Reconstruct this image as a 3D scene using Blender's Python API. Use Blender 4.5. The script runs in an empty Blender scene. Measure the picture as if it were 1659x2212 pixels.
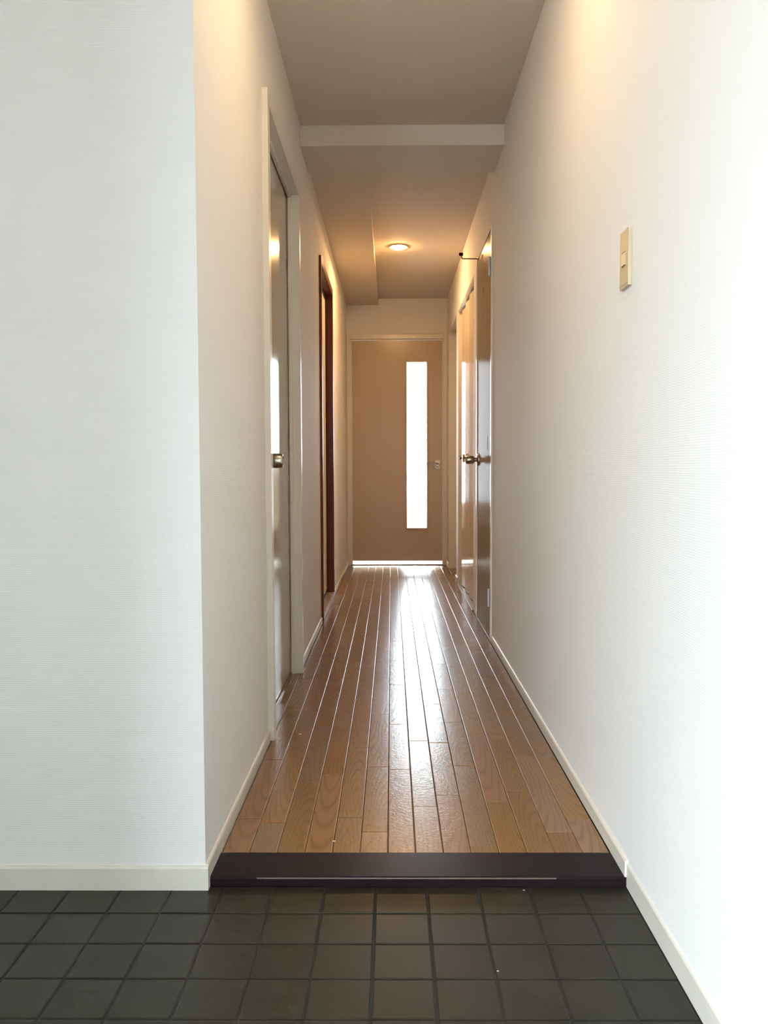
import bpy, bmesh, math, random
from mathutils import Matrix, Vector

S = bpy.context.scene
COL = S.collection
rnd = random.Random(7)

# ------------------------------------------------------------------ camera
YAW, PITCH, ROLL, FPX = 0.00893, 0.05138, -0.00353, 1824.5
EYE = 0.90                                     # above the wooden floor (z = 0)
f_ = Vector((-math.sin(YAW) * math.cos(PITCH), math.cos(YAW) * math.cos(PITCH), -math.sin(PITCH)))
r_ = Vector((math.cos(YAW), math.sin(YAW), 0))
u_ = r_.cross(f_)
r2 = r_ * math.cos(ROLL) + u_ * math.sin(ROLL)
u2 = u_ * math.cos(ROLL) - r_ * math.sin(ROLL)
cd = bpy.data.cameras.new('camera')
cd.sensor_fit = 'VERTICAL'; cd.sensor_height = 36.0; cd.lens = FPX * 36.0 / 2212.0
cd.clip_start = 0.02
cam = bpy.data.objects.new('camera', cd); COL.objects.link(cam)
cam.matrix_world = Matrix(((r2.x, u2.x, -f_.x, 0), (r2.y, u2.y, -f_.y, 0), (r2.z, u2.z, -f_.z, EYE), (0, 0, 0, 1)))
S.camera = cam

# ------------------------------------------------------------------ world, sun, exposure
SKY, LAMP = 95.0, 660.0
ANISO = 0.0
W = bpy.data.worlds.new('sky'); S.world = W; W.use_nodes = True
bg = W.node_tree.nodes['Background']
bg.inputs[0].default_value = (0.77, 0.90, 1.0, 1); bg.inputs[1].default_value = SKY
def portal(name, loc, rx, sx, sy):                # guides the sampling of the sky through a real opening; emits nothing itself
    d = bpy.data.lights.new(name, 'AREA'); d.shape = 'RECTANGLE'; d.size = sx; d.size_y = sy
    d.cycles.is_portal = True
    o = bpy.data.objects.new(name, d); COL.objects.link(o); o.location = loc; o.rotation_euler = (rx, 0, 0)
DX0, DX1 = -1.05, 0.13                          # entrance doorway behind the camera
portal('sky_portal_entrance', ((DX0 + DX1) / 2, -1.10, 1.06), math.radians(90), DX1 - DX0, 2.16)
portal('sky_portal_balcony', (0.3, 10.40, 1.18), math.radians(-90), 2.0, 2.12)
S.view_settings.view_transform = 'Standard'; S.view_settings.look = 'None'
S.view_settings.exposure = 0.0; S.view_settings.gamma = 1.0; S.view_settings.use_curve_mapping = False
S.cycles.max_bounces = 6; S.cycles.diffuse_bounces = 5; S.cycles.glossy_bounces = 3
S.cycles.use_light_tree = False
S.cycles.use_adaptive_sampling = True; S.cycles.adaptive_threshold = 0.08; S.cycles.adaptive_min_samples = 16
S.cycles.use_denoising = True
S.cycles.sample_clamp_indirect = 12.0

# ------------------------------------------------------------------ materials
def new_mat(name):
    m = bpy.data.materials.new(name); m.use_nodes = True
    nt = m.node_tree; b = nt.nodes['Principled BSDF']
    return m, nt, b
def N(nt, t, **k):
    n = nt.nodes.new(t)
    for a, v in k.items(): setattr(n, a, v)
    return n
def pos(nt, scale=(1, 1, 1)):
    g = N(nt, 'ShaderNodeNewGeometry'); mp = N(nt, 'ShaderNodeVectorMath', operation='MULTIPLY')
    mp.inputs[1].default_value = scale; nt.links.new(g.outputs['Position'], mp.inputs[0])
    return mp.outputs[0]
def bump(nt, b, height, strength, dist):
    n = N(nt, 'ShaderNodeBump'); n.inputs['Strength'].default_value = strength; n.inputs['Distance'].default_value = dist
    nt.links.new(height, n.inputs['Height']); nt.links.new(n.outputs[0], b.inputs['Normal'])
    return n
def plain(name, col, rough=0.5, metal=0.0, noise=0.04, nscale=30.0, spec=0.5, bumpd=0.0, coat=0.0, coat_r=0.05):
    m, nt, b = new_mat(name)
    b.inputs['Roughness'].default_value = rough; b.inputs['Metallic'].default_value = metal
    b.inputs['Specular IOR Level'].default_value = spec
    b.inputs['Coat Weight'].default_value = coat; b.inputs['Coat Roughness'].default_value = coat_r
    tx = N(nt, 'ShaderNodeTexNoise'); tx.inputs['Scale'].default_value = nscale; tx.inputs['Detail'].default_value = 3
    nt.links.new(pos(nt), tx.inputs['Vector'])
    mx = N(nt, 'ShaderNodeMix', data_type='RGBA')
    mx.inputs[6].default_value = tuple(max(0, c * (1 - noise)) for c in col) + (1,)
    mx.inputs[7].default_value = tuple(min(1, c * (1 + noise)) for c in col) + (1,)
    nt.links.new(tx.outputs['Fac'], mx.inputs[0]); nt.links.new(mx.outputs[2], b.inputs['Base Color'])
    if bumpd: bump(nt, b, tx.outputs['Fac'], 0.5, bumpd)
    return m
def wallpaper(name, col, rib=0.0044, depth=0.00022):
    m, nt, b = new_mat(name)
    b.inputs['Roughness'].default_value = 0.75; b.inputs['Specular IOR Level'].default_value = 0.25
    wv = N(nt, 'ShaderNodeTexWave', wave_type='BANDS', bands_direction='Z', wave_profile='SIN')
    wv.inputs['Scale'].default_value = 0.3142 / rib; wv.inputs['Distortion'].default_value = 2.2
    wv.inputs['Detail'].default_value = 2; wv.inputs['Detail Scale'].default_value = 0.6
    nt.links.new(pos(nt), wv.inputs['Vector'])
    ns = N(nt, 'ShaderNodeTexNoise'); ns.inputs['Scale'].default_value = 330; ns.inputs['Detail'].default_value = 2
    nt.links.new(pos(nt), ns.inputs['Vector'])
    ad = N(nt, 'ShaderNodeMath', operation='MULTIPLY_ADD'); ad.inputs[1].default_value = 0.7
    nt.links.new(ns.outputs['Fac'], ad.inputs[0]); nt.links.new(wv.outputs['Fac'], ad.inputs[2])
    bump(nt, b, ad.outputs[0], 0.8, depth)
    mx = N(nt, 'ShaderNodeMix', data_type='RGBA')
    mx.inputs[6].default_value = tuple(c * 0.975 for c in col) + (1,); mx.inputs[7].default_value = tuple(col) + (1,)
    nt.links.new(wv.outputs['Fac'], mx.inputs[0]); nt.links.new(mx.outputs[2], b.inputs['Base Color'])
    return m
def oak(name, dark, light):
    m, nt, b = new_mat(name)
    tc = N(nt, 'ShaderNodeTexCoord'); oi = N(nt, 'ShaderNodeObjectInfo')
    # per board: rings centre moved, stretched along the board
    sep = N(nt, 'ShaderNodeSeparateXYZ'); nt.links.new(tc.outputs['Object'], sep.inputs[0])
    def math_(op, a, bb, c=None):
        n = N(nt, 'ShaderNodeMath', operation=op)
        for i, v in enumerate((a, bb, c)):
            if v is None: continue
            if isinstance(v, (int, float)): n.inputs[i].default_value = v
            else: nt.links.new(v, n.inputs[i])
        return n.outputs[0]
    wn = N(nt, 'ShaderNodeTexWhiteNoise', noise_dimensions='1D'); nt.links.new(oi.outputs['Random'], wn.inputs['W'])
    ws = N(nt, 'ShaderNodeSeparateColor'); nt.links.new(wn.outputs['Color'], ws.inputs[0])
    nz = N(nt, 'ShaderNodeTexNoise'); nz.inputs['Scale'].default_value = 1.0; nz.inputs['Detail'].default_value = 3
    cv = N(nt, 'ShaderNodeCombineXYZ')
    nt.links.new(math_('MULTIPLY', sep.outputs[0], 24.0), cv.inputs[0])
    nt.links.new(math_('MULTIPLY', sep.outputs[1], 5.0), cv.inputs[1])
    nt.links.new(math_('MULTIPLY', oi.outputs['Random'], 97.0), cv.inputs[2])
    nt.links.new(cv.outputs[0], nz.inputs['Vector'])
    wob = math_('MULTIPLY_ADD', nz.outputs['Fac'], 0.022, -0.011)
    cx = math_('ADD', math_('SUBTRACT', sep.outputs[0], math_('MULTIPLY_ADD', ws.outputs[0], 0.075, -0.005)), wob)
    cy = math_('MULTIPLY', math_('SUBTRACT', sep.outputs[1], math_('MULTIPLY_ADD', ws.outputs[1], 0.9, -0.2)), 0.105)
    r = math_('SQRT', math_('ADD', math_('MULTIPLY', cx, cx), math_('MULTIPLY', cy, cy)), 0)
    ph = math_('ADD', math_('MULTIPLY', r, math_('MULTIPLY_ADD', ws.outputs[2], 420.0, 480.0)), math_('MULTIPLY', ws.outputs[2], 20.0))
    sn = math_('MULTIPLY_ADD', math_('SINE', ph, 0), 0.5, 0.5)
    sh = math_('POWER', sn, 4.0)
    fb = N(nt, 'ShaderNodeTexNoise'); fb.inputs['Scale'].default_value = 1.0; fb.inputs['Detail'].default_value = 3
    fv = N(nt, 'ShaderNodeCombineXYZ')
    nt.links.new(math_('MULTIPLY', sep.outputs[0], 1400.0), fv.inputs[0]); nt.links.new(math_('MULTIPLY', sep.outputs[1], 45.0), fv.inputs[1])
    nt.links.new(math_('MULTIPLY', oi.outputs['Random'], 31.0), fv.inputs[2]); nt.links.new(fv.outputs[0], fb.inputs['Vector'])
    grain = math_('ADD', math_('MULTIPLY', math_('MULTIPLY', sh, 0.36), math_('MULTIPLY_ADD', nz.outputs['Fac'], 1.6, -0.1)), math_('MULTIPLY', fb.outputs['Fac'], 0.36))
    mx = N(nt, 'ShaderNodeMix', data_type='RGBA'); mx.inputs[6].default_value = light + (1,); mx.inputs[7].default_value = dark + (1,)
    nt.links.new(grain, mx.inputs[0])
    hs = N(nt, 'ShaderNodeHueSaturation')
    nt.links.new(math_('MULTIPLY_ADD', ws.outputs[2], 0.012, 0.494), hs.inputs['Hue'])
    nt.links.new(math_('MULTIPLY_ADD', ws.outputs[0], 0.2, 0.85), hs.inputs['Saturation'])
    nt.links.new(math_('MULTIPLY_ADD', ws.outputs[1], 0.24, 0.88), hs.inputs['Value'])
    nt.links.new(mx.outputs[2], hs.inputs['Color']); nt.links.new(hs.outputs[0], b.inputs['Base Color'])
    # worn varnish: gently rippled
    n1 = N(nt, 'ShaderNodeTexNoise'); n1.inputs['Scale'].default_value = 1.0; n1.inputs['Detail'].default_value = 4; n1.inputs['Roughness'].default_value = 0.6
    nt.links.new(pos(nt, (85, 100, 1)), n1.inputs['Vector'])
    n2 = N(nt, 'ShaderNodeTexNoise'); n2.inputs['Scale'].default_value = 1.0; n2.inputs['Detail'].default_value = 2
    nt.links.new(pos(nt, (6, 5, 1)), n2.inputs['Vector'])
    n3 = N(nt, 'ShaderNodeTexNoise'); n3.inputs['Scale'].default_value = 3.2; n3.inputs['Detail'].default_value = 3
    nt.links.new(pos(nt), n3.inputs['Vector'])
    nt.links.new(math_('MULTIPLY_ADD', n3.outputs['Fac'], 0.05, 0.205), b.inputs['Roughness'])
    hsum = math_('ADD', math_('MULTIPLY', n1.outputs['Fac'], 1.15), math_('MULTIPLY', n2.outputs['Fac'], 0.8))
    hsum = math_('ADD', hsum, math_('MULTIPLY', fb.outputs['Fac'], 0.06))
    bump(nt, b, hsum, 0.55, 0.0011)
    b.inputs['IOR'].default_value = 1.5
    return m

M = {}
M['wall'] = wallpaper('ribbed_white_wallpaper', (0.80, 0.777, 0.737))
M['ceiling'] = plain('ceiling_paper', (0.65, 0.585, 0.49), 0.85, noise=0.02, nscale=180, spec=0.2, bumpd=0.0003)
M['cream'] = plain('cream_painted_trim', (0.70, 0.66, 0.57), 0.28, noise=0.02, nscale=15)
M['base'] = plain('cream_vinyl_skirting', (0.64, 0.60, 0.52), 0.38, noise=0.04, nscale=22)
M['door'] = plain('beige_lacquered_door', (0.42, 0.35, 0.255), 0.17, noise=0.015, nscale=6)
M['door_end'] = plain('beige_satin_door', (0.50, 0.385, 0.25), 0.25, noise=0.02, nscale=5)
M['door_matt'] = plain('beige_worn_door', (0.36, 0.265, 0.155), 0.33, noise=0.015, nscale=6)
_nt = M['door_matt'].node_tree; _b = _nt.nodes['Principled BSDF']     # vertical brush marks spread reflections sideways
_b.inputs['Anisotropic'].default_value = 0.92; _b.inputs['Anisotropic Rotation'].default_value = ANISO
_tg = _nt.nodes.new('ShaderNodeTangent'); _tg.direction_type = 'RADIAL'; _tg.axis = 'Z'; _nt.links.new(_tg.outputs[0], _b.inputs['Tangent'])
M['fold'] = plain('cream_glossy_folding_panel', (0.66, 0.58, 0.46), 0.10, noise=0.015, nscale=6)
M['redwood'] = plain('red_brown_varnished_wood', (0.150, 0.034, 0.013), 0.36, noise=0.3, nscale=14, spec=0.3)
M['paper'] = plain('fusuma_paper', (0.68, 0.60, 0.47), 0.8, noise=0.03, nscale=90)
M['step'] = plain('dark_stained_step_wood', (0.011, 0.0065, 0.0075), 0.36, noise=0.3, nscale=40, spec=0.08, bumpd=0.0002)
M['worn'] = plain('worn_step_edge_wood', (0.075, 0.045, 0.032), 0.5, noise=0.3, nscale=60)
M['grout'] = plain('dark_grout', (0.014, 0.012, 0.009), 0.85, noise=0.25, nscale=120)
M['nickel'] = plain('brushed_nickel', (0.42, 0.37, 0.31), 0.24, metal=1.0, noise=0.05, nscale=200)
M['darkmetal'] = plain('dark_bronze_metal', (0.16, 0.085, 0.04), 0.4, metal=0.7, noise=0.1)
M['hinge'] = plain('pale_grey_hinge', (0.62, 0.63, 0.60), 0.35, metal=0.3, noise=0.03)
M['black'] = plain('black_rubber_and_gap_shade', (0.012, 0.010, 0.009), 0.7, noise=0.1)
M['white'] = plain('white_plastic', (0.92, 0.91, 0.88), 0.4, noise=0.02)
M['ivory'] = plain('aged_ivory_plastic', (0.50, 0.41, 0.25), 0.38, noise=0.02)
M['ivory2'] = plain('aged_ivory_plastic_rocker', (0.50, 0.43, 0.29), 0.32, noise=0.02)
M['trimwood'] = plain('pale_varnished_bead', (0.52, 0.37, 0.22), 0.4, noise=0.08, nscale=40)
M['sill'] = plain('grey_brown_threshold', (0.30, 0.23, 0.165), 0.35, noise=0.12, nscale=30)
M['ring'] = plain('bronze_lamp_ring', (0.45, 0.27, 0.12), 0.35, metal=0.4, noise=0.05)
M['residue'] = plain('tape_residue', (0.27, 0.195, 0.12), 0.6, noise=0.25, nscale=300)
M['chip'] = plain('pale_paint_chip', (0.50, 0.46, 0.39), 0.7, noise=0.05)
M['farfloor'] = plain('far_room_floor', (0.30, 0.24, 0.17), 0.5, noise=0.1)
M['steel'] = plain('grey_steel_door', (0.08, 0.075, 0.07), 0.5, noise=0.03)
M['concrete'] = plain('outdoor_concrete', (0.04, 0.04, 0.038), 0.9, noise=0.1, nscale=8)  # near-black so the added landing pieces bounce little light back
M['oak'] = oak('varnished_oak_strip', (0.092, 0.038, 0.0105), (0.245, 0.120, 0.036))
# tile: matt olive-grey with mottling and a thin waxy sheen
def tile_mat():
    m, nt, b = new_mat('olive_black_tile')
    oi = N(nt, 'ShaderNodeObjectInfo')
    n1 = N(nt, 'ShaderNodeTexNoise'); n1.inputs['Scale'].default_value = 14; n1.inputs['Detail'].default_value = 4
    n2 = N(nt, 'ShaderNodeTexNoise'); n2.inputs['Scale'].default_value = 420; n2.inputs['Detail'].default_value = 2
    for n in (n1, n2): nt.links.new(pos(nt), n.inputs['Vector'])
    mx = N(nt, 'ShaderNodeMix', data_type='RGBA'); mx.inputs[6].default_value = (0.0105, 0.0098, 0.0060, 1); mx.inputs[7].default_value = (0.025, 0.0225, 0.0135, 1)
    nt.links.new(n1.outputs['Fac'], mx.inputs[0])
    sp = N(nt, 'ShaderNodeMix', data_type='RGBA', blend_type='MULTIPLY'); sp.inputs[0].default_value = 0.55
    n4 = N(nt, 'ShaderNodeTexNoise'); n4.inputs['Scale'].default_value = 700; n4.inputs['Detail'].default_value = 1
    nt.links.new(pos(nt), n4.inputs['Vector'])
    rp = N(nt, 'ShaderNodeMapRange'); rp.inputs[1].default_value = 0.3; rp.inputs[2].default_value = 0.7; rp.inputs[3].default_value = 0.3; rp.inputs[4].default_value = 1.9
    nt.links.new(n4.outputs['Fac'], rp.inputs[0]); nt.links.new(mx.outputs[2], sp.inputs[6]); nt.links.new(rp.outputs[0], sp.inputs[7])
    hs = N(nt, 'ShaderNodeHueSaturation')
    v = N(nt, 'ShaderNodeMath', operation='MULTIPLY_ADD'); v.inputs[1].default_value = 0.25; v.inputs[2].default_value = 0.88
    nt.links.new(oi.outputs['Random'], v.inputs[0]); nt.links.new(v.outputs[0], hs.inputs['Value'])
    nt.links.new(sp.outputs[2], hs.inputs['Color']); nt.links.new(hs.outputs[0], b.inputs['Base Color'])
    rr = N(nt, 'ShaderNodeMath', operation='MULTIPLY_ADD'); rr.inputs[1].default_value = 0.2; rr.inputs[2].default_value = 0.30
    nt.links.new(n1.outputs['Fac'], rr.inputs[0]); nt.links.new(rr.outputs[0], b.inputs['Roughness'])
    b.inputs['Specular IOR Level'].default_value = 0.27
    bump(nt, b, n2.outputs['Fac'], 0.35, 0.0003)
    return m
M['tile'] = tile_mat()
def clear_glass():
    m, nt, b = new_mat('clear_pane_glass')
    out = nt.nodes['Material Output']; nt.nodes.remove(b)
    tr = N(nt, 'ShaderNodeBsdfTransparent'); tr.inputs[0].default_value = (0.74, 0.75, 0.75, 1)
    gl = N(nt, 'ShaderNodeBsdfGlossy'); gl.inputs['Roughness'].default_value = 0.02
    fr = N(nt, 'ShaderNodeFresnel'); fr.inputs['IOR'].default_value = 1.45
    mx = N(nt, 'ShaderNodeMixShader'); nt.links.new(fr.outputs[0], mx.inputs[0])
    nt.links.new(tr.outputs[0], mx.inputs[1]); nt.links.new(gl.outputs[0], mx.inputs[2]); nt.links.new(mx.outputs[0], out.inputs['Surface'])
    return m
M['glass'] = clear_glass()
def glow(name, col, LAMP):
    m, nt, b = new_mat(name)
    b.inputs['Base Color'].default_value = (1, 0.9, 0.75, 1)
    b.inputs['Emission Color'].default_value = col; b.inputs['Emission Strength'].default_value = LAMP
    return m
M['glow'] = glow('lit_lamp_glass', (1.0, 0.56, 0.22, 1), LAMP)
M['glow2'] = glow('lit_entrance_lamp_glass', (1.0, 0.68, 0.36, 1), LAMP * 0.46)

# ------------------------------------------------------------------ mesh helpers
class MB:
    def __init__(s): s.bm = bmesh.new()
    def box(s, x0, x1, y0, y1, z0, z1):
        v = [s.bm.verts.new((x, y, z)) for z in (z0, z1) for y in (y0, y1) for x in (x0, x1)]
        for q in ((0, 2, 3, 1), (4, 5, 7, 6), (0, 1, 5, 4), (2, 6, 7, 3), (0, 4, 6, 2), (1, 3, 7, 5)):
            s.bm.faces.new([v[i] for i in q])
        return s
    def prism(s, prof, axis, a, b):
        """extrude a 2-D profile along axis ('x': prof=(y,z), 'y': prof=(x,z), 'z': prof=(x,y))"""
        def P(p, t):
            return {'x': (t, p[0], p[1]), 'y': (p[0], t, p[1]), 'z': (p[0], p[1], t)}[axis]
        A = [s.bm.verts.new(P(p, a)) for p in prof]; B = [s.bm.verts.new(P(p, b)) for p in prof]
        n = len(prof)
        for i in range(n): s.bm.faces.new((A[i], A[(i + 1) % n], B[(i + 1) % n], B[i]))
        s.bm.faces.new(A[::-1]); s.bm.faces.new(B)
        return s
    def lathe(s, prof, c, axis, seg=28):
        """prof: (radius, distance along axis); c: start point; axis: unit direction"""
        ax = Vector(axis); t = Vector((0, 0, 1)) if abs(ax.z) < 0.9 else Vector((1, 0, 0))
        e1 = ax.cross(t).normalized(); e2 = ax.cross(e1)
        rings = []
        for r, d in prof:
            o = Vector(c) + ax * d
            if r < 1e-6: rings.append([s.bm.verts.new(o)])
            else: rings.append([s.bm.verts.new(o + e1 * r * math.cos(2 * math.pi * k / seg) + e2 * r * math.sin(2 * math.pi * k / seg)) for k in range(seg)])
        for a, b in zip(rings, rings[1:]):
            for k in range(seg):
                k2 = (k + 1) % seg
                if len(a) == 1 and len(b) > 1: s.bm.faces.new((a[0], b[k], b[k2]))
                elif len(b) == 1 and len(a) > 1: s.bm.faces.new((a[k], b[0], a[k2]))
                elif len(a) > 1: s.bm.faces.new((a[k], b[k], b[k2], a[k2]))
        for ring, flip in ((rings[0], False), (rings[-1], True)):
            if len(ring) > 1: s.bm.faces.new(ring)
        return s
    def tube(s, pts, r, seg=10):
        pts = [Vector(p) for p in pts]; rings = []
        for i, p in enumerate(pts):
            d = (pts[min(i + 1, len(pts) - 1)] - pts[max(i - 1, 0)]).normalized()
            t = Vector((0, 0, 1)) if abs(d.z) < 0.9 else Vector((1, 0, 0))
            e1 = d.cross(t).normalized(); e2 = d.cross(e1)
            rings.append([s.bm.verts.new(p + (e1 * math.cos(2 * math.pi * k / seg) + e2 * math.sin(2 * math.pi * k / seg)) * r) for k in range(seg)])
        for a, b in zip(rings, rings[1:]):
            for k in range(seg): s.bm.faces.new((a[k], b[k], b[(k + 1) % seg], a[(k + 1) % seg]))
        s.bm.faces.new(rings[0]); s.bm.faces.new(rings[-1])
        return s
    def build(s, name, mat, parent=None, pivot=(0, 0, 0), bevel=0.0, seg=2, smooth=False, kind=None):
        bm = s.bm
        bmesh.ops.recalc_face_normals(bm, faces=bm.faces)
        if bevel:
            ed = [e for e in bm.edges if len(e.link_faces) == 2 and e.calc_face_angle(0) > 0.6]
            bmesh.ops.bevel(bm, geom=ed, offset=bevel, segments=seg, affect='EDGES', profile=0.6, clamp_overlap=True)
        pv = Vector(parent.location) if parent is not None and parent.parent is None else Vector(pivot)
        if parent is not None and parent.parent is not None: pv = Vector(parent.location) + Vector(parent.parent.location)
        bmesh.ops.translate(bm, verts=bm.verts, vec=-pv)
        me = bpy.data.meshes.new(name); bm.to_mesh(me); bm.free()
        me.materials.append(M[mat] if isinstance(mat, str) else mat)
        if smooth:
            for p in me.polygons: p.use_smooth = True
            try: me.set_sharp_from_angle(angle=math.radians(38))
            except Exception: pass
        o = bpy.data.objects.new(name, me); COL.objects.link(o)
        if parent is not None: o.parent = parent
        else: o.location = pv
        if kind: o['kind'] = kind
        return o
def tag(o, label, cat, group=None, kind=None):
    o['label'] = label; o['category'] = cat
    if group: o['group'] = group
    if kind: o['kind'] = kind
    return o
def root(name, loc, label, cat, group=None, kind=None):
    o = bpy.data.objects.new(name, None); COL.objects.link(o); o.location = loc; o.empty_display_size = 0.05
    return tag(o, label, cat, group, kind)

# ------------------------------------------------------------------ measured planes (metres; y runs down the hall)
XL, XR = -0.410, 0.518          # hall walls
YF = 1.806                      # wall facing the camera, left of the hall mouth
YE = 7.850                      # end wall
ZC = 2.459                      # ceiling
ZT = -0.020                     # tile level
GX = -1.38                      # far left side of the entrance
YB = -1.10                      # entrance wall behind the camera
T = 0.13
HEAD = 2.085

# ---- walls
w = MB()                                         # left hall wall around two openings
w.box(XL - T, XL, YF + 0.0, 2.785, ZT - .05, ZC).box(XL - T, XL, 2.785, 3.690, HEAD + .01, ZC).box(XL - T, XL, 3.690, 4.895, ZT - .05, ZC)
w.box(XL - T, XL, 4.895, 5.810, HEAD + .01, ZC).box(XL - T, XL, 4.895, 5.810, ZT - .05, 0.030).box(XL - T, XL, 5.810, YE + T, ZT - .05, ZC)
w.box(XL - T - .02, XL - T, 2.70, 5.90, ZT - .05, ZC)
tag(w.build('wall_left', 'wall'), 'left hallway wall papered in ribbed white, with two doorways', 'wall', kind='structure')
w = MB()
w.box(GX, XL - T, YF, YF + T, ZT - .05, ZC)
tag(w.build('wall_front', 'wall'), 'white papered wall facing the viewer left of the hallway mouth', 'wall', kind='structure')
w = MB()
w.box(XR, XR + T, YB - T, 4.345, ZT - .05, ZC).box(XR, XR + T, 4.345, 5.085, 2.128, ZC).box(XR, XR + T, 5.085, 5.335, ZT - .05, ZC)
w.box(XR, XR + T, 5.335, 6.560, 2.100, ZC).box(XR, XR + T, 6.560, 6.750, ZT - .05, ZC).box(XR, XR + T, 6.750, 7.605, 2.116, ZC)
w.box(XR, XR + T, 7.605, YE + T, ZT - .05, ZC).box(XR + T, XR + T + .02, 4.25, YE + T, ZT - .05, ZC)
tag(w.build('wall_right', 'wall'), 'long right wall papered in ribbed white from entrance to hall end', 'wall', kind='structure')
w = MB()
w.box(XL - T, XR + T, YE, YE + T, 2.10, ZC).box(XL - T, XL + .012, YE, YE + T, ZT, 2.10).box(XR - .012, XR + T, YE, YE + T, ZT, 2.10)
tag(w.build('wall_end', 'wall'), 'end wall above and around the glazed door at the hall end', 'wall', kind='structure')
w = MB()
w.box(GX - T, GX, YB - T, YF + T, ZT - .05, ZC)
tag(w.build('wall_entrance_side', 'wall'), 'entrance side wall out of view on the left', 'wall', kind='structure')
w = MB()
w.box(GX, DX0, YB - T, YB, ZT - .05, ZC).box(DX1, XR, YB - T, YB, ZT - .05, ZC).box(DX0, DX1, YB - T, YB, 2.14, ZC)
tag(w.build('wall_entrance', 'wall'), 'entrance wall behind the viewer with the open front doorway', 'wall', kind='structure')

# ---- ceilings
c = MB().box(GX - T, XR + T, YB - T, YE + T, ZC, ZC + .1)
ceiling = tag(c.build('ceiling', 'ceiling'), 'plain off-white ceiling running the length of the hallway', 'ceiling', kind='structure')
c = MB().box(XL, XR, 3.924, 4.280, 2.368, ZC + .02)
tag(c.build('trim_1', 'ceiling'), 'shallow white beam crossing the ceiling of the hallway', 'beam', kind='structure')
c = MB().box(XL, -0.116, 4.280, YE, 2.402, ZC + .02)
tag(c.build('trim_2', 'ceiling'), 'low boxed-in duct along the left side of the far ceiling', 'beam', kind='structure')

# ---- hall floor: subfloor plus single oak strips
fl = MB().box(XL - T, XR + T, 1.925, YE + T, -0.06, -0.0085).build('floor', 'grout')
tag(fl, 'varnished oak strip floor of the hallway', 'floor', kind='structure')
PW, X0 = 0.0653, -0.4030
def plank_mesh(wd, ln):
    lv = ((0.00022, -0.008), (0.00022, -0.0016), (0.0008, -0.0008), (0.0014, -0.00034), (0.0020, -0.00012), (0.0027, 0.0))   # softly rounded long edges
    v = []
    for i, z in lv: v += [(i, i, z), (wd - i, i, z), (wd - i, ln - i, z), (i, ln - i, z)]
    f = [(3, 2, 1, 0)] + [(4 * q + i, 4 * q + (i + 1) % 4, 4 * q + 4 + (i + 1) % 4, 4 * q + 4 + i) for q in range(len(lv) - 1) for i in range(4)]
    n = 4 * (len(lv) - 1); f.append((n, n + 1, n + 2, n + 3))
    me = bpy.data.meshes.new('plank'); me.from_pydata(v, [], f); me.materials.append(M['oak']); return me
def plank(x0, x1, y0, y1):
    o = bpy.data.objects.new('plank', plank_mesh(x1 - x0, y1 - y0)); COL.objects.link(o)
    o.parent = fl; o.location = (x0, y0, rnd.uniform(-0.00025, 0.0)); o.rotation_euler = (rnd.uniform(-1, 1) * 0.0006, rnd.uniform(-1, 1) * 0.0035, 0)
JO = [[2.129, 2.572, 3.115], [2.106, 2.653, 3.097], [2.383, 2.91], [2.451, 2.91], [2.138, 2.689], [2.052, 2.511], [2.487, 2.934],
      [2.209, 2.754], [2.288, 2.735], [1.974, 2.519], [2.244, 2.795], [2.321, 2.774], [2.052, 2.606, 3.038], [2.132, 2.58, 3.115]]
YS, YEND = 1.936, 7.862
for k, js in enumerate(JO):
    ys = [YS] + js
    while True:
        n = ys[-1] + rnd.choice((0.44, 0.45, 0.455, 0.53, 0.545, 0.555))
        if n > YEND - 0.12: break
        ys.append(n)
    ys.append(YEND)
    for a, b in zip(ys, ys[1:]): plank(X0 + k * PW + (.0018 if k == 0 else 0), min(X0 + (k + 1) * PW, 0.5085), a, b)
for a, b in ((2.80, 3.20), (3.20, 3.676)): plank(X0 - PW, X0 + .0015, a, b)              # strip running into the left doorway
for a, b in ((5.340, 5.86), (5.86, 6.555)): plank(0.5095, 0.511 + PW, a, b)       # under the folding door
for k in range(2):
    for a, b in ((6.755, 7.15 + .1 * k), (7.15 + .1 * k, 7.60)): plank(0.511 + k * PW, 0.511 + (k + 1) * PW, a, b)

# ---- entrance floor: square tiles in recessed grout
ft = MB().box(GX, XR, YB - T, 1.93, -0.07, ZT - 0.0022).build('floor_entrance', 'grout')
tag(ft, 'dark tiled entrance floor one low step below the hallway', 'floor', kind='structure')
TP = 0.1117
def tile_mesh(wd, ln, tl):
    h, ch, dz = tl / 2, 0.0022, 0.0011
    v = []
    for z, i in ((-0.006, 0), (-dz, 0), (0, ch)):
        v += [(h + i, h + i, z), (wd - h - i, h + i, z), (wd - h - i, ln - h - i, z), (h + i, ln - h - i, z)]
    f = [(4 * q + i, 4 * q + (i + 1) % 4, 4 * q + 4 + (i + 1) % 4, 4 * q + 4 + i) for q in (0, 1) for i in range(4)] + [(8, 9, 10, 11), (3, 2, 1, 0)]
    me = bpy.data.meshes.new('tile'); me.from_pydata(v, [], f); me.materials.append(M['tile']); return me
cache = {}
cols = [-0.0375 + k * TP for k in range(-12, 6)]
xs = [x for x in cols if GX + .02 < x < XR - .01]; xs = [GX] + xs + [XR - .004]
ys = [1.816 - k * 0.1123 for k in range(0, 18)]
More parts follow.
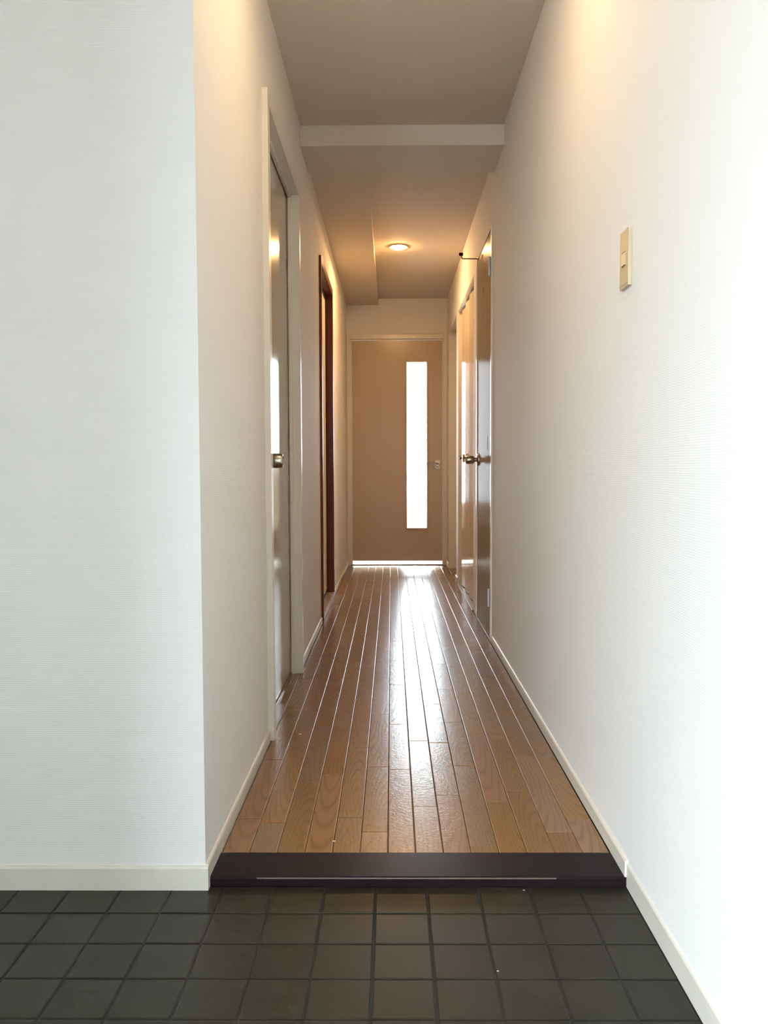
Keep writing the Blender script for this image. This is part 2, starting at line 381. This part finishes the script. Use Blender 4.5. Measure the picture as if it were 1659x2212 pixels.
for j in range(len(ys) - 1):
    for i in range(len(xs) - 1):
        wd, ln = round(xs[i + 1] - xs[i], 5), round(ys[j] - ys[j + 1], 5)
        if (wd, ln) not in cache: cache[(wd, ln)] = tile_mesh(wd, ln, 0.0042)
        
        o = bpy.data.objects.new('tile', cache[(wd, ln)]); COL.objects.link(o); o.parent = ft
        o.location = (xs[i] + rnd.uniform(-.0004, .0004), ys[j + 1] + rnd.uniform(-.0004, .0004), ZT + rnd.uniform(-.0004, 0))
        o.rotation_euler = (rnd.uniform(-1, 1) * .003, rnd.uniform(-1, 1) * .003, rnd.uniform(-1, 1) * .002)

# ---- dark step edge between tiles and boards
st = root('trim_3', (0.05, 1.82, ZT), 'dark stained wooden step edge between tiles and oak boards', 'step', kind='structure')
MB().prism([(1.8175, ZT - .002), (1.8175, -0.0035), (1.821, 0.0012), (1.9355, 0.0012), (1.9355, ZT - .002)], 'x', XL, XR).build('step_board', 'step', st)
MB().prism([(1.8171, -0.0036), (1.8171, -0.0031), (1.8186, -0.0011), (1.8191, -0.0012), (1.8180, -0.0034)], 'x', -0.30, 0.36).build('worn_edge', 'worn', st)

# ---- skirting boards
def base(name, prof, axis, a, b, label):
    tag(MB().prism(prof, axis, a, b).build(name, 'base'), label, 'skirting', kind='structure')
def bprof(x, s, z0, h, t):      # s = +1 board stands proud towards +x
    return [(x, z0), (x + s * t, z0), (x + s * t, z0 + h - .005), (x + s * t * .6, z0 + h - .0012), (x + s * t * .2, z0 + h), (x, z0 + h)]
base('baseboard_left', bprof(XL, 1, ZT, 0.057, .0070), 'y', YF, 2.748, 'cream skirting on the left wall from the corner to first door')
base('baseboard_left.001', bprof(XL, 1, 0.0, 0.038, .007), 'y', 3.716, 4.876, 'cream skirting on the left wall between the two doors')
base('baseboard_left.002', bprof(XL, 1, 0.0, 0.038, .007), 'y', 5.828, 7.832, 'cream skirting on the left wall beyond the brown doorway')
base('baseboard_right', bprof(XR, -1, 0.0012, 0.038, .008), 'y', 1.8175, 4.345, 'cream skirting along the right wall beside the oak boards')
base('baseboard_right.001', bprof(XR, -1, ZT, 0.053, .0045), 'y', YB, 1.8165, 'cream skirting along the right wall beside the dark tiles')
base('baseboard_right.002', bprof(XR, -1, 0.0, 0.048, .009), 'y', 6.585, 6.757, 'short cream skirting beyond the folding closet door')
base('baseboard_right.003', bprof(XR, -1, 0.0, 0.048, .009), 'y', 7.605, 7.832, 'short cream skirting in the right corner beside the glazed door')
fp = [(YF, ZT), (YF - .008, ZT), (YF - .008, ZT + .048), (YF - .0050, ZT + .0518), (YF - .002, ZT + .053), (YF, ZT + .053)]
base('baseboard_front', fp, 'x', GX, XL + .007, 'cream skirting under the white wall facing the viewer')

# ------------------------------------------------------------------ doors
def knob(parent, c, axis, ln=0.075, r=0.0255):
    """cylinder lock-set knob: rose, neck, drum"""
    k = MB().lathe([(0.0, 0), (0.036, 0), (0.036, .004), (0.033, .008), (0.020, .012), (0.0, .012)], c, axis).build('rose', 'nickel', parent, smooth=True)
    MB().lathe([(0.0, .010), (0.013, .010), (0.013, .030), (0.0, .030)], c, axis).build('knob_neck', 'nickel', parent, smooth=True)
    MB().lathe([(0.0, .026), (0.014, .026), (r - .003, .029), (r - .001, .033), (r, .045), (r - .001, ln - .006), (r - .004, ln), (r - .009, ln + .001), (r - .010, ln - .001), (0.0, ln - .001)], c, axis).build('knob', 'nickel', parent, smooth=True)
def hinge(parent, x, y, z0, z1):
    h = MB().lathe([(0, 0), (.004, 0.0005), (.0062, .003), (.0062, (z1 - z0) / 2 - .001), (0, (z1 - z0) / 2 - .001)], (x, y, z0), (0, 0, 1), 14)
    h.lathe([(0, 0), (.0062, 0), (.0062, (z1 - z0) / 2 - .004), (.004, (z1 - z0) / 2 - .001), (0, (z1 - z0) / 2)], (x, y, (z0 + z1) / 2 + .001), (0, 0, 1), 14)
    h.box(x + .002, x + .012, y + .004, y + .020, z0 + .003, z1 - .003)
    h.build('hinge', 'hinge', parent, smooth=True)

# left flush door, recessed in a cream frame
d1 = root('door_1', (XL, 3.24, 0), 'beige glossy flush door with round knob in the near left wall', 'door', kind='structure')
MB().box(-.480, -.444, 2.803, 3.668, 0.012, 2.066).build('door_leaf', 'door', d1, bevel=.0015)
MB().box(-.54, -.391, 2.752, 2.798, 0.0, HEAD + .030).build('jamb', 'cream', d1, bevel=.002)
MB().box(-.54, -.391, 3.674, 3.706, 0.0, HEAD + .030).build('jamb', 'cream', d1, bevel=.002)
MB().box(-.54, -.391, 2.798, 3.674, 2.070, HEAD + .030).build('frame_head', 'cream', d1, bevel=.002)
MB().box(-.440, -.427, 3.662, 3.674, 0.0, 2.070).build('door_stop_strip', 'cream', d1)
MB().box(-.440, -.427, 2.798, 3.662, 2.058, 2.070).build('door_stop_strip', 'cream', d1)
MB().box(-.500, -.4405, 2.798, 3.674, -.004, 0.006).build('threshold', 'sill', d1, bevel=.002)
MB().box(-.4405, -.4375, 2.798, 3.674, -.004, 0.0075).build('threshold_edge', 'nickel', d1)
knob(d1, (-.444, 2.876, 0.928), (1, 0, 0))

# brown framed sliding door
d2 = root('door_2', (XL, 5.35, 0), 'red-brown wooden doorway with a papered sliding panel on the left', 'door', kind='structure')
MB().box(-.53, -.396, 4.880, 4.905, 0.0, 2.118).build('jamb', 'redwood', d2, bevel=.0015)
MB().box(-.53, -.396, 5.792, 5.824, 0.050, 2.118).build('jamb', 'redwood', d2, bevel=.0015)
MB().box(-.53, -.396, 4.905, 5.792, 2.072, 2.118).build('frame_head', 'redwood', d2, bevel=.0015)
MB().box(-.53, -.399, 4.905, 5.824, 0.030, 0.052).build('sill', 'sill', d2, bevel=.0015)
MB().box(-.4095, -.4015, 4.905, 5.824, 0.0, 0.030).build('sill_apron', 'base', d2)
MB().box(-.470, -.4455, 4.925, 5.765, 0.075, 2.045).build('sliding_panel', 'paper', d2)
sf = MB().box(-.472, -.4415, 4.905, 4.925, .053, 2.07).box(-.472, -.4415, 5.765, 5.790, .053, 2.07).box(-.472, -.4415, 4.925, 5.765, .053, .075).box(-.472, -.4415, 4.925, 5.765, 2.045, 2.07)
sf.build('panel_frame', 'black', d2)

# right flush door, flush with the wall
d3 = root('door_3', (XR, 4.71, 0), 'beige glossy flush door with white hinges in the right wall', 'door', kind='structure')
MB().box(.513, .548, 4.376, 5.046, 0.012, 2.116).build('door_leaf', 'door_matt', d3, bevel=.0012)
MB().box(.5095, .60, 4.343, 4.371, 0.0, 2.128).build('jamb', 'cream', d3, bevel=.002)
MB().box(.5075, .60, 5.051, 5.085, 0.0, 2.128).build('jamb', 'cream', d3, bevel=.002)
MB().box(.514, .60, 4.371, 5.051, 2.1225, 2.130).build('frame_head', 'black', d3)  # black strip stands for the shaded gap above the leaf
MB().box(.510, .60, 4.371, 5.051, -.004, 0.007).build('threshold', 'sill', d3, bevel=.002)
hinge(d3, .5045, 4.383, 1.882, 1.980); hinge(d3, .5045, 4.383, .178, .272)
knob(d3, (.513, 4.985, 0.950), (-1, 0, 0))
MB().box(.5115, .5132, 4.741, 4.750, 1.868, 1.897).build('keyhole_plate', 'black', d3)
MB().prism([(4.748, 1.772), (4.775, 1.766), (4.778, 1.728), (4.769, 1.722), (4.764, 1.750), (4.750, 1.752)], 'x', .5120, .5132).build('tape_residue', 'residue', d3)
MB().prism([(4.510, 1.070), (4.521, 1.074), (4.527, 1.045), (4.524, 1.008), (4.514, 0.998), (4.511, 1.030)], 'x', .5120, .5132).build('tape_residue', 'residue', d3)

# rod with rubber end above the right door
ds = root('door_stopper', (.518, 5.066, 2.124), 'dark bronze rod with rubber bumper sticking out above the right door', 'door stop')
MB().lathe([(0, 0), (.011, 0), (.011, .004), (.004, .006), (0, .006)], (.518, 5.066, 2.136), (-1, 0, 0), 16).build('wall_rose', 'darkmetal', ds, smooth=True)
MB().tube([(.516, 5.066, 2.136), (.500, 5.066, 2.136), (.430, 5.066, 2.136), (.421, 5.066, 2.139), (.418, 5.066, 2.148), (.418, 5.066, 2.158)], .0034).build('rod', 'darkmetal', ds, smooth=True)
MB().lathe([(0, 0), (.008, 0), (.0095, .003), (.0095, .020), (.007, .024), (0, .024)], (.427, 5.066, 2.163), (-1, 0, 0), 16).build('rubber_bumper', 'black', ds, smooth=True)

# folding closet door: narrow glossy panels in a zigzag
d4 = root('door_4', (XR, 5.95, 0), 'cream accordion folding closet door of narrow glossy panels', 'door', kind='structure')
MB().box(.522, .60, 5.335, 6.560, 2.090, 2.101).build('track', 'cream', d4)
NP = 8; y0, y1 = 5.343, 6.552; pw = (y1 - y0) / NP
for i in range(NP):
    a, b = y0 + i * pw, y0 + (i + 1) * pw
    xa, xb = (.546, .533) if i % 2 == 0 else (.533, .546)
    g = .003
    MB().prism([(xa, a + g), (xb, b - g), (xb + .012, b - g), (xa + .012, a + g)], 'z', .014, 2.076).build('folding_panel', 'fold', d4, bevel=.0018)
    if i: MB().box(min(xa, .560) + .001, xa + .010, a - .004, a + .004, .016, 2.074).build('hinge_strip', 'cream', d4)
for y in (5.343, 6.552):
    MB().box(.522, .60, y - .008, y + .0, 0.0, 2.10).build('jamb', 'cream', d4)
MB().box(.512, .60, 5.343, 6.552, -.004, .004).build('floor_track', 'sill', d4)
for y in (6.04, 6.33):
    q = MB().lathe([(0, 0), (.010, 0), (.010, .003), (.005, .006), (.005, .016), (.010, .020), (.011, .026), (.008, .030), (0, .030)], (.538, y, .975), (-1, 0, 0), 14)
    q.box(.531, .539, y - .006, y + .006, .945, 1.004)
    q.build('pull', 'darkmetal', d4, smooth=True)

# plain opening in the right wall before the end: shallow white lining
o6 = root('trim_4', (XR, 7.18, 0), 'plain cream lining of the open doorway beside the glazed door', 'trim', kind='structure')
MB().box(.520, .648, 7.597, 7.605, 0.0, 2.116).build('lining', 'cream', o6)
MB().box(.520, .648, 6.750, 6.757, 0.0, 2.116).build('lining', 'cream', o6)
MB().box(.520, .648, 6.757, 7.597, 2.108, 2.116).build('lining', 'cream', o6)

# glazed end door
d5 = root('door_5', (0.05, YE, 0), 'beige end door with a tall narrow bright pane and lever handle', 'door', kind='structure')
fy = 7.832
def fr(x0, x1, z0, z1, nm): MB().box(x0, x1, fy, YE + .08, z0, z1).build(nm, 'cream', d5, bevel=.0025)
fr(XL + .001, -.372, 0.0, 2.132, 'jamb'); fr(.482, XR - .001, 0.0, 2.132, 'jamb'); fr(-.372, .482, 2.090, 2.132, 'frame_head')
for x0, x1, z0, z1 in ((-.372, -.362, 0, 2.090), (.472, .482, 0, 2.090), (-.362, .472, 2.080, 2.090)):
    MB().box(x0, x1, fy + .022, YE + .08, z0, z1).build('door_stop_strip', 'cream', d5)
DY = fy + .028                                   # door face
lf = MB()
lf.box(-.3615, .146, DY, DY + .036, .037, 2.079).box(.328, .4715, DY, DY + .036, .037, 2.079)
lf.box(.146, .328, DY, DY + .036, .037, .348).box(.146, .328, DY, DY + .036, 1.880, 2.079)
bmesh.ops.remove_doubles(lf.bm, verts=lf.bm.verts, dist=1e-5)
lf.build('door_leaf', 'door_end', d5)
MB().box(.147, .327, DY + .016, DY + .019, .349, 1.879).build('glass_pane', 'glass', d5)
for x0, x1, z0, z1 in ((.129, .146, .327, 1.902), (.328, .345, .327, 1.902), (.146, .328, .327, .348), (.146, .328, 1.880, 1.902)):
    MB().box(x0, x1, DY - .007, DY + .015, z0, z1).build('glazing_bead', 'trimwood', d5, bevel=.003)
MB().box(-.372, .482, fy - .004, YE + .09, -.006, .011).build('threshold', 'sill', d5, bevel=.003)
pl = MB().prism([(.411, .895), (.445, .895), (.450, .903), (.4505, .935), (.450, .968), (.446, .976), (.412, .976), (.407, .968), (.4045, .935), (.406, .903)], 'y', DY - .006, DY).build('lever_plate', 'white', d5, bevel=.0015)
MB().lathe([(0, 0), (.019, 0), (.019, .006), (.015, .010), (0, .010)], (.428, DY - .006, .933), (0, -1, 0), 20).build('lever_boss', 'nickel', pl, smooth=True)
MB().tube([(.428, DY - .010, .935), (.428, DY - .040, .942), (.424, DY - .050, .945), (.412, DY - .055, .948), (.38, DY - .055, .952), (.345, DY - .055, .955), (.324, DY - .052, .957)], .0058).build('lever', 'nickel', pl, smooth=True)

# ------------------------------------------------------------------ light switch on the right wall
sw = root('light_switch', (XR, 1.876, 1.294), 'ivory rocker light switch plate on the right wall', 'light switch')
MB().box(XR - .0085, XR, 1.842, 1.910, 1.293, 1.417).build('plate', 'ivory', sw, bevel=.0015)
rk = MB().prism([(XR - .0085, 1.341), (XR - .0105, 1.341), (XR - .0092, 1.369), (XR - .0085, 1.369)], 'y', 1.8635, 1.8915).build('rocker', 'ivory2', sw)
MB().box(XR - .0095, XR - .0083, 1.8645, 1.8905, 1.3690, 1.3702).build('slot', 'black', sw)
MB().box(XR - .0098, XR - .0083, 1.8645, 1.8905, 1.3397, 1.3410).build('slot', 'black', sw)
MB().box(XR - .0088, XR - .0080, 1.8425, 1.9095, 1.2985, 1.2998).build('cover_seam', 'residue', sw)

# ------------------------------------------------------------------ ceiling lights
def downlight(x, y, label, gl):
    t = root('ceiling_light', (x, y, ZC), label, 'light', 'round recessed hallway lights')
    MB().lathe([(.049, 0), (.070, 0), (.070, .003), (.067, .006), (.056, .006), (.049, .002)], (x, y, ZC), (0, 0, -1), 40).build('ring', 'ring', t, smooth=True)
    MB().lathe([(.050, 0), (.048, .004), (.045, .009), (.036, .015), (.020, .019), (0, .020)], (x, y, ZC), (0, 0, -1), 32).build('lamp_glass', gl, t, smooth=True)
downlight(0.055, 6.030, 'lit round ceiling light with bronze ring near the hallway end', 'glow')
downlight(0.055, 2.150, 'lit round ceiling light overhead at the hallway mouth', 'glow2')

# ------------------------------------------------------------------ loose chips on the floors
for x, y, z, s, lab in ((-.313, 2.823, .0006, .0045, 'small white chip on the oak boards near the left door'),
                        (-.141, 1.997, .0006, .0042, 'small pale chip on the oak boards just behind the step'),
                        (.286, 1.800, ZT + .0004, .0026, 'tiny pale chip on the tiles against the dark step'),
                        (.192, 1.503, ZT + .0004, .002, 'tiny white speck in the middle of a right-hand tile')):
    pts = [(x + s * (0.75 + .4 * rnd.random()) * math.cos(a), y + s * .6 * (0.7 + .4 * rnd.random()) * math.sin(a)) for a in [k * math.pi / 3.5 for k in range(7)]]
    tag(MB().prism(pts, 'z', z - .001, z + .0009).build('paint_chip', 'chip', pivot=(x, y, z)), lab, 'debris', 'loose chips on the floor')

# ------------------------------------------------------------------ room behind the end door; unseen landing pieces added to shape the light
YW = 10.40
w = MB().box(-1.6, 1.9, YE + T, YW, -.06, -.004)
tag(w.build('floor_far_room', 'farfloor'), 'floor of the bright room behind the end door', 'floor', kind='structure')
w = MB().box(-1.6, 1.9, YE + T, YW, 2.44, 2.54)
tag(w.build('ceiling_far_room', 'ceiling'), 'ceiling of the bright room behind the end door', 'ceiling', kind='structure')
for x, nm, sd_ in ((-1.7, 'wall_far_room_left', 'left'), (1.9, 'wall_far_room_right', 'right')):
    tag(MB().box(x, x + .1, YE + T, YW, -.06, 2.54).build(nm, 'ceiling'), sd_ + ' wall of the bright room behind the end door', 'wall', kind='structure')
w = MB().box(-1.7, XL - T + .001, YE + .05, YE + T, -.06, 2.54).box(XR + T, 2.0, YE + .05, YE + T, -.06, 2.54)
tag(w.build('wall_far_room', 'ceiling'), 'near wall of the bright room behind the end door', 'wall', kind='structure')
w = MB().box(-1.7, -.70, YW, YW + .1, -.06, 2.54).box(1.30, 2.0, YW, YW + .1, -.06, 2.54).box(-.70, 1.30, YW, YW + .1, 2.22, 2.54)
w.box(-.70, .16, YW, YW + .1, -.06, .48).box(.16, .48, YW, YW + .1, -.06, .13).box(.48, 1.30, YW, YW + .1, -.06, 1.0)  # made-up sill steps limit the sky seen through pane and door gap
tag(w.build('wall_window', 'ceiling'), 'unseen window wall of the far room, sill stepped to shape the light', 'wall', kind='structure')

w = MB().box(-6, 6, -12, YB - T, -.25, -.06)  # added out of view to stop sky light from below
tag(w.build('ground_light_block', 'concrete'), 'added unseen slab outside the front doorway, blocking light from below', 'ground', kind='structure')

fd = root('door_6', (DX1, YB - T, ZT), 'added unseen front door leaf behind the viewer, screening the sky', 'door', kind='structure')
MB().box(DX1 - .02, DX1 + .02, YB - T - 1.04, YB - T - .01, ZT + .01, 2.13).build('door_leaf', 'steel', fd, bevel=.002)  # unseen leaf added to keep sky light off the front wall
MB().box(DX1 - .075, DX1 - .055, YB - T - 1.0, YB - T - .88, .93, .95).box(DX1 - .06, DX1 - .018, YB - T - 1.0, YB - T - .98, .93, .95).build('lever', 'nickel', fd)

w = MB().box(-1.30, 6, -3.1, -2.9, -.06, 5.5)  # added out of view; blocks the sky straight behind the doorway
tag(w.build('wall_sky_screen', 'concrete'), 'added unseen wall behind the viewer, blocking sky light', 'wall', kind='structure')
